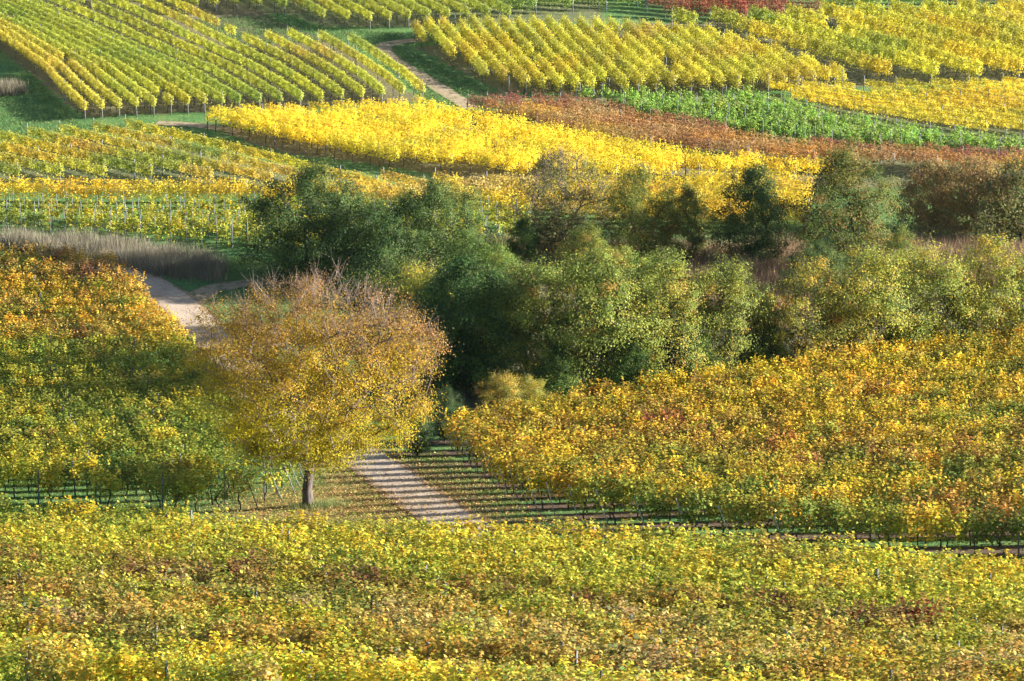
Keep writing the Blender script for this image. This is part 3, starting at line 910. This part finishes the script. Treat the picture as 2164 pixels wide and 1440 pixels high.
def tree_mesh(seed, H, R, prof, trunk_h, n_tips, tr, per_tip, lsize, colf, spread=.42, twigs=0, twig_len=.8, lean=(0, 0), seg=.55, bare=None, flat=1.0, sides=5, up=.4):
    N_, par, rd_, tipn, r = grow(seed, H, R, prof, trunk_h, n_tips, tr, lean, seg, flat)
    i = np.arange(1, len(N_)); A = N_[par[i]]; B = N_[i]; ra = rd_[par[i]]; rb = rd_[i]
    ra = np.minimum(ra, rb * 1.7); ra[0] = rd_[0]
    thick = i <= 2
    Vt, Ft = tubes_np(A[thick], B[thick], ra[thick], rb[thick], 10)
    Vb, Fb = tubes_np(A[~thick], B[~thick], ra[~thick], rb[~thick], sides)
    trunk = mesh_np('trunk', Vt, Ft, M_BARK, smooth=True)
    tips = N_[tipn]
    ctr = np.array([lean[0] * .6, lean[1] * .6, H * .45])
    if twigs:
        o = unit(tips - ctr)
        k = np.repeat(np.arange(len(tips)), twigs); n = len(k)
        st = tips[k] + r.normal(0, .02, (n, 3))
        dr = unit(o[k] + r.normal(0, .6, (n, 3)) + np.array([0, 0, up]))
        en = st + dr * (twig_len * r.uniform(.5, 1.3, n))[:, None]
        # start deeper in the crown
        st = st - dr * .35
        V2, F2 = tubes_np(st, en, np.full(n, .009), np.full(n, .003), 3)
        Fb = np.concatenate([Fb, F2 + len(Vb)]); Vb = np.concatenate([Vb, V2])
    branches = mesh_np('branches', Vb, Fb, M_TWIG if twigs else M_BARK)
    # leaves round the tips and back along the outer wood
    dens = np.ones(len(tips)) if bare is None else np.array([1 - bare(t_) for t_ in tips])
    cntv = (per_tip * dens * r.uniform(.4, 1.6, len(tips))).astype(int)
    k = np.repeat(np.arange(len(tips)), cntv); n = len(k)
    sp = spread * r.uniform(.6, 1.4, len(tips))
    P = tips[k] + r.normal(0, 1, (n, 3)) * sp[k][:, None] * np.array([1, 1, .72])
    pr = N_[par[np.array(tipn)]]
    back = r.uniform(0, 1, n) < .25
    f = r.uniform(0, 1.6, n)[:, None]
    P[back] = (P + (pr[k] - tips[k]) * f)[back]
    N2 = unit(unit(P - ctr) * .5 + unit(P - tips[k]) * .5 + r.normal(0, .34, (n, 3)) + np.array([0, 0, .35]))
    size = lsize * r.uniform(.6, 1.35, n)
    cl = colf(P, k, r, H, R)
    V, F, cc = leaves_np(P, size, N2, cl, r, .85)
    crown = mesh_np('crown', V, F, M_LEAF, cc)
    return trunk, branches, crown

def place_tree(name, meshes, px, py, label, cat='tree', group=None, scale=1.0, rot=0.0, col=(1, 1, 1), sz=None, bpy_off=(0, 0)):
    p = at(px, py); z = g1(p[0], p[1])
    t = bpy.data.objects.new(name, None); C.objects.link(t)
    t.location = (p[0] + bpy_off[0], p[1] + bpy_off[1], z - .03)
    t.rotation_euler = (0, 0, rot)
    t.scale = (scale, scale, sz or scale)
    tag(t, label, cat, group)
    for nm, me in zip(('trunk', 'branches', 'crown'), meshes):
        o = link(nm, me, t)
        if nm == 'crown': o.color = (*col, 1)
    return t

def palette(base, var=.14, patch=None):
    """leaf colours: base list of (colour, weight); clump decides, leaf jitters"""
    cols = np.array([c for c, w in base]); w = np.array([w for c, w in base], float); w /= w.sum()
    def f(P, k, r, H, R):
        nt_ = k.max() + 1
        ck = r.choice(len(cols), nt_, p=w)
        own = r.choice(len(cols), len(P), p=w)
        pickown = r.uniform(0, 1, len(P)) < .28
        idx = np.where(pickown, own, ck[k])
        c = cols[idx] * r.uniform(1 - var, 1 + var, (len(P), 1))
        return c
    return f

# T1: the lone autumn tree
prof1 = [(.215, .22), (.25, .52), (.29, .70), (.34, .80), (.45, .88), (.58, .97), (.70, 1.0), (.80, .97), (.89, .82), (.96, .55), (1.0, .2)]
H1 = 11.3; R1 = 6.0
def col_t1(P, k, r, H, R):
    n = len(P); h = P[:, 2] / H
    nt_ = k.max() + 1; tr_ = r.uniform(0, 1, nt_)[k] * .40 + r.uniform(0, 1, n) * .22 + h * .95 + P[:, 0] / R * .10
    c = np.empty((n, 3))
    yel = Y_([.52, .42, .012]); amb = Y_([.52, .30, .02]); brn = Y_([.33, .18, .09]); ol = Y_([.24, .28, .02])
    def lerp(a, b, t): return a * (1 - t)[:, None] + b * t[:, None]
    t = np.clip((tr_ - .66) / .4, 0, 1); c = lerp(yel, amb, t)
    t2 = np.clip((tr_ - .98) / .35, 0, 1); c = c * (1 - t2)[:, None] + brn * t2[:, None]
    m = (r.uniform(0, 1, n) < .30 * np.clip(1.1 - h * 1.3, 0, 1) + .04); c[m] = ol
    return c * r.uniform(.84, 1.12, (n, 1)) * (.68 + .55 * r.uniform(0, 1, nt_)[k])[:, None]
def bare1(t_):
    h = t_[2] / H1
    b = .05
    if h > .78: b += .5 * min(1, (h - .78) / .18)
    if t_[0] > 1.0 and h > .45: b += .38
    b += (.22 if t_[0] > -1 else .06) * math.sin(t_[0] * 1.3 + t_[2] * 1.7)
    return min(.93, max(0, b))
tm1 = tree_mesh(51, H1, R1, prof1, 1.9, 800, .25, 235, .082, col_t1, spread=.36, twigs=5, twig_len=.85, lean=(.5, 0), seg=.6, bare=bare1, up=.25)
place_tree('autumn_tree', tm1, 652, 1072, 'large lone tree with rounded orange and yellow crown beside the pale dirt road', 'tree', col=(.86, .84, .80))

# thicket templates
wide = [(.08, .45), (.2, .85), (.45, 1.0), (.65, .93), (.82, .72), (.94, .42), (1, .15)]
tall = [(.10, .35), (.25, .8), (.45, 1.0), (.62, .9), (.8, .62), (.92, .35), (1, .1)]
bush = [(.02, .7), (.2, .95), (.45, 1.0), (.7, .85), (.88, .55), (1, .15)]
olive = palette([(Y_([.19, .25, .045]), 3), (Y_([.30, .35, .06]), 2.2), (Y_([.44, .38, .06]), .9), (Y_([.08, .12, .03]), 1.6), (Y_([.42, .24, .05]), .3)])
darkg = palette([(Y_([.060, .115, .030]), 3), (Y_([.10, .16, .035]), 2), (Y_([.17, .21, .045]), .9), (Y_([.035, .055, .016]), 2.2)])
mixed = palette([(Y_([.13, .18, .035]), 2.8), (Y_([.27, .24, .05]), 1.6), (Y_([.34, .18, .05]), .6), (Y_([.07, .11, .025]), 2.0)])
limey = palette([(Y_([.30, .33, .055]), 2.5), (Y_([.46, .42, .055]), 2.2), (Y_([.56, .40, .05]), 1.1), (Y_([.16, .21, .04]), 1.8), (Y_([.56, .27, .05]), .45)])
brown = palette([(Y_([.38, .20, .07]), 2.0), (Y_([.44, .29, .09]), 1.8), (Y_([.22, .16, .05]), 1.5), (Y_([.18, .21, .05]), 1.8)])

TD = [tree_mesh(61 + i, 7.5, 4.4, bush, .9, 330, .18, 135, .115, darkg, spread=.34, seg=.6) for i in range(2)]
TO = [tree_mesh(71 + i, 8.0, 3.1, bush, .8, 270, .13, 150, .105, olive, spread=.31, seg=.6) for i in range(3)]
TL = [tree_mesh(81 + i, 6.5, 2.9, bush, .6, 230, .12, 135, .10, limey, spread=.31, seg=.55, twigs=2, twig_len=.6) for i in range(3)]
TM = [tree_mesh(91 + i, 8.4, 3.6, tall, 1.2, 260, .16, 140, .11, mixed, spread=.34, seg=.6) for i in range(2)]
TDK = [tree_mesh(95 + i, 7.4, 2.6, tall, .8, 220, .14, 140, .105, darkg, spread=.32, seg=.55) for i in range(2)]
TB = [tree_mesh(101 + i, 5.2, 2.9, wide, 1.1, 190, .13, 95, .12, brown, spread=.36, seg=.5, twigs=3, twig_len=.6) for i in range(2)]
TSP = tree_mesh(111, 8.4, 3.7, tall, 1.6, 300, .15, 55, .12, palette([(Y_([.14, .17, .04]), 2), (Y_([.30, .26, .06]), 1.3), (Y_([.38, .22, .07]), .8), (Y_([.07, .09, .03]), 1)]), spread=.40, seg=.5, twigs=6, twig_len=.8)
THK = 'trees of the thicket in the hollow'
def PT(*a, **k): place_tree(*a, group=THK, **k)
PT('oak_tree', TD[0], 672, 588, 'broad dark green tree at the left end of the thicket, behind the lone autumn tree', scale=1.06, rot=.4)
PT('oak_tree', TD[1], 915, 592, 'rounded dark green tree between the broad dark tree and the half bare tree', scale=.92, rot=2.1, col=(1.15, 1.1, 1.0))
PT('sparse_tree', TSP, 1188, 556, 'half bare tree with visible dark limbs in front of the golden strip', scale=.98, rot=.9)
PT('olive_bush', TM[0], 1345, 572, 'low olive and orange bush right of the half bare tree', scale=.85, rot=1.0, col=(1.25, 1.15, 1.0))
PT('olive_bush', TM[1], 1450, 565, 'small olive brown bush left of the slim dark tree', scale=.70, rot=3.0, col=(1.1, 1.1, 1.0))
PT('slim_tree', TDK[0], 1590, 572, 'slim very dark green tree before the yellow vines, left of the tall one', scale=1.0, rot=.2)
PT('tall_tree', TM[1], 1785, 590, 'tall dark tree with russet leaves at its top, tallest of the far thicket', scale=1.07, rot=1.9, col=(.78, .78, .72))
PT('brown_tree', TB[0], 1965, 492, 'brown leaved small tree with visible trunk, right of the tall dark tree', cat='tree', scale=1.0, rot=.3)
PT('brown_tree', TB[1], 2062, 502, 'rusty brown crooked tree between two brown neighbours near the right edge', scale=1.12, rot=1.3)
PT('brown_tree', TB[0], 2158, 520, 'dark green and brown tree cut by the right edge', scale=1.18, rot=3.6, col=(.5, .75, .7))
PT('lime_bush', TL[0], 885, 808, 'pale yellow-green bush peeping out right behind the autumn tree', scale=1.14, rot=.8, col=(1.0, 1.05, 1.0))
PT('dark_tree', TDK[1], 990, 845, 'dark green shaded tree beside the right flank of the autumn tree', scale=1.18, rot=.5, col=(.9, 1.05, 1.0))
PT('dark_tree', TDK[0], 950, 815, 'dark green tree behind the right flank of the autumn tree, beside the pale bush', scale=.98, rot=3.5, col=(.95, 1.05, 1.0))
PT('dark_tree', TDK[1], 800, 795, 'dark green tree hidden for the most part behind the autumn tree', scale=1.1, rot=1.3)
PT('dark_tree', TDK[0], 1045, 800, 'second dark green tree, just left of the large olive trees', scale=.9, rot=2.5, col=(1.0, 1.15, 1.0))
PT('dark_tree', TDK[1], 985, 690, 'dark green tree rising behind the pale bush near the autumn tree', scale=.85, rot=4.5, col=(1.7, 1.6, 1.2))
PT('olive_tree', TO[0], 1125, 838, 'leftmost of the large olive green trees in the middle of the thicket', scale=1.02, rot=.0)
PT('olive_tree', TO[1], 1262, 846, 'tallest bushy olive green tree in the middle of the thicket', scale=1.10, rot=1.0)
PT('olive_tree', TO[2], 1400, 826, 'olive green tree with a pale bare limb, right of the tallest olive tree', scale=1.02, rot=2.0, col=(1.08, 1.02, 1.0))
PT('olive_tree', TO[0], 1530, 806, 'rightmost of the large olive green trees, above the brown brush gap', scale=.93, rot=3.2, col=(1.1, 1.0, .95))
PT('olive_tree', TO[1], 1330, 790, 'olive green tree half hidden behind the two tallest olive trees', scale=.95, rot=4.1, col=(.9, 1.0, 1.0))
PT('lime_tree', TL[1], 1715, 792, 'yellow and green tree right of the brown brush gap, orange leaves inside', scale=1.02, rot=.4, col=(.95, .92, .95))
PT('lime_tree', TL[2], 1835, 780, 'yellow-green tree in the middle of the right hand tree group', scale=1.16, rot=1.5, col=(.88, .95, .95))
PT('lime_tree', TL[0], 1960, 762, 'yellow-green tree above the golden vine slope, second from the right', scale=1.10, rot=2.6, col=(.9, .96, .96))
PT('lime_tree', TL[1], 2085, 748, 'yellow-green tree near the right edge above the golden vine slope', scale=1.06, rot=3.5, col=(.92, .95, .9))
PT('lime_tree', TL[2], 2200, 740, 'yellow-green tree cut off by the right edge', scale=.98, rot=5.0, col=(.75, .9, .9))
PT('thicket_tree', TD[0], 790, 612, 'dark green tree filling the gap between the two dark crowns behind the autumn tree', scale=.80, rot=2.6, col=(.95, 1.0, 1.0))
PT('thicket_tree', TO[2], 1050, 700, 'dull green tree between the pale bush and the large olive trees', scale=.72, rot=5.0, col=(.8, .95, 1.0))
PT('thicket_tree', TM[0], 1240, 640, 'brownish green bush below the half bare tree', scale=.62, rot=2.2, col=(1.2, 1.2, 1.0))
PT('thicket_tree', TO[1], 1600, 770, 'small olive tree at the foot of the brown brush gap', scale=.55, rot=2.9, col=(1.0, .9, .9))
PT('thicket_tree', TD[1], 1720, 640, 'dark green bush at the left foot of the tallest thicket tree', scale=.55, rot=1.2)
PT('thicket_tree', TM[1], 1900, 620, 'green and brown bush at the right foot of the tallest thicket tree', scale=.5, rot=.2, col=(1.1, 1.2, 1.0))
PT('corner_shrub', TL[0], 1062, 905, 'small yellow-orange shrub at the upper left corner of the right vineyard', cat='shrub', scale=.50, rot=4.4, col=(1.0, .85, .8))
PT('corner_shrub', TL[2], 1120, 893, 'sprawling yellow-green shrub right of the small orange one', cat='shrub', scale=.42, rot=.4, col=(1.0, .95, .9))
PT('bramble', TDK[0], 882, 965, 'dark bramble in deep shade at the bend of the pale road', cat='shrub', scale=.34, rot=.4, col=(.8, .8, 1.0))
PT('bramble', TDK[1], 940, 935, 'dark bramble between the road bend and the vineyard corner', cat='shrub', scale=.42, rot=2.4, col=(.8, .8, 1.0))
for i, (bx, by, sc_, lb) in enumerate([(1105, 572, .5, 'dark low bush at the left foot of the half bare tree'), (1255, 580, .5, 'dark low bush at the right foot of the half bare tree'), (1180, 868, .5, 'dark low bush at the foot of the leftmost olive tree'), (1330, 850, .52, 'dark low bush between the feet of the olive trees'),
                                   (1470, 826, .5, 'dark low bush under the rightmost olive trees'), (1610, 800, .52, 'dark low bush in the gap before the yellow-green trees'),
                                   (1770, 776, .45, 'dark low bush under the first yellow-green trees'), (1900, 762, .45, 'dark low bush under the middle of the right tree group')]):
    PT('low_bush', TDK[i % 2], bx, by, lb, cat='bush', scale=sc_, rot=i * 1.1, col=(1.3, 1.4, 1.1))

# ------------------------------------------------------------------ dry weeds, brush, grass, fallen leaves
def scatter_in(pts, n, r):
    W = world_poly(pts); lo, hi = W.min(0), W.max(0); out = []
    got = 0
    while got < n:
        q = r.uniform(lo, hi, (n * 2, 2)); q = q[in_poly(q[:, 0], q[:, 1], W)]
        out.append(q); got += len(q)
    return np.concatenate(out)[:n]

def blades(name, Q, hmin, hmax, w, cols, r, lean=.25, mat=None, lumpy=0.0, bend=0.0):
    n = len(Q)
    z = gz(Q[:, 0], Q[:, 1])
    h = r.uniform(hmin, hmax, n)
    if lumpy:
        h *= 1 + lumpy * lump(Q[:, 0], Q[:, 1], 1.3, 2.0)
    a = r.uniform(0, 2 * PI, n)
    sd = np.stack([np.cos(a), np.sin(a), np.zeros(n)], 1) * w * .5
    ln_ = r.normal(0, lean, (n, 3)); ln_[:, 2] = 0
    B = np.c_[Q, z - .03]
    top = B + ln_ * h[:, None]; top[:, 2] += h
    V = np.stack([B - sd, B + sd, top], 1).reshape(-1, 3)
    F = np.arange(n * 3).reshape(n, 3)
    ci = r.choice(len(cols), n)
    c = np.array(cols)[ci] * r.uniform(.7, 1.2, (n, 1))
    me = mesh_np(name, V, F, mat or M_DRY, np.repeat(c, 3, 0))
    return link(name, me)

rw = np.random.default_rng(77)
lilac = [Y_([.30, .25, .20]), Y_([.24, .20, .16]), Y_([.36, .30, .23]), Y_([.20, .18, .13]), Y_([.20, .21, .10])]
Q = scatter_in([(-120, 508), (0, 508), (200, 520), (330, 535), (430, 552), (478, 572), (460, 596), (330, 582), (235, 560), (140, 542), (0, 526), (-120, 518)], 26000, rw)
Q2 = scatter_in([(-120, 500), (0, 500), (220, 512), (430, 545), (492, 572), (470, 606), (320, 590), (140, 552), (0, 534), (-120, 526)], 3500, rw)
Q = Q[rw.uniform(-1.1, 1, len(Q)) < lump(Q[:, 0], Q[:, 1], .9, 4.0) + .55]
tag(blades('dry_weeds', np.concatenate([Q, Q2]), .35, 1.35, .035, lilac, rw, .24, lumpy=.55), kind='stuff')
Q = scatter_in([(-60, 190), (30, 188), (62, 196), (30, 204), (-60, 206)], 2500, rw)
tag(blades('dry_weeds_far', Q, .6, 1.4, .05, lilac, rw, .2), kind='stuff')
brn = [Y_([.36, .20, .13]), Y_([.28, .17, .12]), Y_([.42, .27, .18]), Y_([.20, .13, .09]), Y_([.22, .20, .08])]
for pts, n in [([(1440, 580), (1640, 590), (1720, 640), (1690, 700), (1560, 700), (1460, 640)], 12000),
               ([(1840, 525), (2000, 520), (2240, 548), (2240, 620), (2000, 605), (1850, 580)], 15000),
               ([(960, 575), (1120, 575), (1130, 640), (980, 640)], 5000), ([(1000, 520), (1500, 530), (1700, 530), (1700, 570), (1480, 580), (1000, 570)], 14000),
               ([(1500, 545), (1700, 560), (1700, 600), (1480, 590)], 3500)]:
    Q = scatter_in(pts, n, rw)
    tag(blades('dry_brush', Q, .6, 1.7, .04, brn, rw, .33, lumpy=.5), kind='stuff')
gr = [Y_([.11, .21, .05]), Y_([.15, .26, .05]), Y_([.20, .28, .07]), Y_([.25, .26, .09])]
Q = np.concatenate([scatter_in([(560, 1060), (700, 975), (760, 990), (890, 1090), (960, 1120), (560, 1120)], 26000, rw),
                    scatter_in([(840, 965), (940, 955), (1131, 1086), (1240, 1120), (1050, 1130), (960, 1060)], 22000, rw),
                    scatter_in([(1131, 1086), (1657, 1160), (2300, 1180), (2300, 1230), (1240, 1130)], 22000, rw),
                    scatter_in([(0, 1010), (600, 1000), (640, 1050), (560, 1110), (0, 1090)], 18000, rw),
                    scatter_in([(480, 545), (560, 545), (560, 600), (480, 596)], 6000, rw),
                    scatter_in([(300, 640), (390, 690), (440, 760), (400, 760), (320, 690)], 6000, rw)])
dr_ = seg_dist(Q[:, 0], Q[:, 1], ROAD); Q = Q[dr_ > 1.5]
lit = np.clip(1.15 - np.hypot(Q[:, 0] - T1POS[0], (Q[:, 1] - T1POS[1]) * .8) / 9, 0, 1)
Q = Q[rw.uniform(0, 1, len(Q)) > lit * .35]
tag(blades('grass_blades', Q, .05, .16, .03, gr, rw, .4), kind='stuff')
tuft = T1POS + rw.normal(0, 1, (1800, 2)) * np.array([.75, .45]) + np.array([.5, -.1])
tag(blades('long_grass', tuft, .15, .48, .02, [Y_([.22, .26, .09]), Y_([.34, .32, .14]), Y_([.14, .20, .05])], rw, .35), kind='stuff')

gfar = [Y_([.08, .17, .05]), Y_([.12, .22, .07]), Y_([.18, .24, .09])]
Q = np.concatenate([scatter_in([(-40, 170), (60, 150), (170, 262), (330, 268), (0, 300), (-40, 300)], 14000, rw),
                    scatter_in([(415, 40), (620, 34), (680, 60), (860, 70), (840, 90), (690, 90), (500, 96), (440, 60)], 14000, rw),
                    scatter_in([(850, 100), (1060, 205), (1000, 230), (900, 215), (780, 110)], 12000, rw)])
Q = Q[seg_dist(Q[:, 0], Q[:, 1], UP) > 1.0]
tag(blades('meadow_grass', Q, .06, .26, .06, gfar, rw, .5, lumpy=.5), kind='stuff')

# fallen leaves
def fallen(name, Q, size, r, cols):
    n = len(Q); P = np.c_[Q, gz(Q[:, 0], Q[:, 1]) + .05 + r.uniform(0, .03, n)]
    N_ = unit(r.normal(0, .35, (n, 3)) + np.array([0, 0, 1]))
    c = np.array(cols)[r.choice(len(cols), n)] * r.uniform(.6, 1.2, (n, 1))
    V, F, cc = leaves_np(P, size * r.uniform(.6, 1.3, n), N_, c, r)
    return link(name, mesh_np(name, V, F, M_LEAF, cc))
Qs = T1POS + np.array([1.2, .3]) + rw.normal(0, 1, (10000, 2)) * np.array([4.8, 5.5])
Qr = ROAD[rw.integers(0, len(ROAD), 9000)] + rw.normal(0, 1, (9000, 2)) * 1.9
Qr = Qr[(Qr[:, 1] < 150)]
dd = seg_dist(Qr[:, 0], Qr[:, 1], ROAD); Qr = Qr[(dd > 1.0) | (rw.uniform(0, 1, len(Qr)) < .3)]
Qq = scatter_in([(850, 980), (940, 955), (1131, 1086), (1415, 1129), (1842, 1168), (1842, 1190), (1240, 1130), (1050, 1130), (960, 1060)], 2600, rw)
Qall = np.concatenate([Qs, Qr, Qq])
dd = seg_dist(Qall[:, 0], Qall[:, 1], ROAD); Qall = Qall[(dd > .9) | (rw.uniform(0, 1, len(Qall)) < .35)]
tag(fallen('fallen_leaves', Qall, .10, rw, [Y_([.50, .28, .11]), Y_([.60, .40, .16]), Y_([.34, .18, .08]), Y_([.55, .46, .14])]), kind='stuff')

ground = link('ground', mesh_np('ground', GV, GF, M_GROUND, smooth=True, extra={'soil': soil, 'litter': litter}))
tag(ground, kind='structure')
print('objects', len(bpy.data.objects))

# ------------------------------------------------------------------ haze
def haze(density):
    V = [(x, y, z) for z in (-30, CAMZ + 6) for x, y in ((-1560, -360), (1560, -360), (1560, 2560), (-1560, 2560))]
    F = [(3, 2, 1, 0), (4, 5, 6, 7), (0, 1, 5, 4), (1, 2, 6, 5), (2, 3, 7, 6), (3, 0, 4, 7)]
    m, nt, out = new_mat('haze')
    v = nt.nodes.new('ShaderNodeVolumePrincipled')
    v.inputs['Color'].default_value = (.62, .84, 1.0, 1)
    v.inputs['Density'].default_value = density
    v.inputs['Anisotropy'].default_value = .2
    nt.links.new(v.outputs[0], out.inputs['Volume'])
    tag(link('haze', mesh_np('haze', V, F, m)), kind='stuff')
haze(.000022)
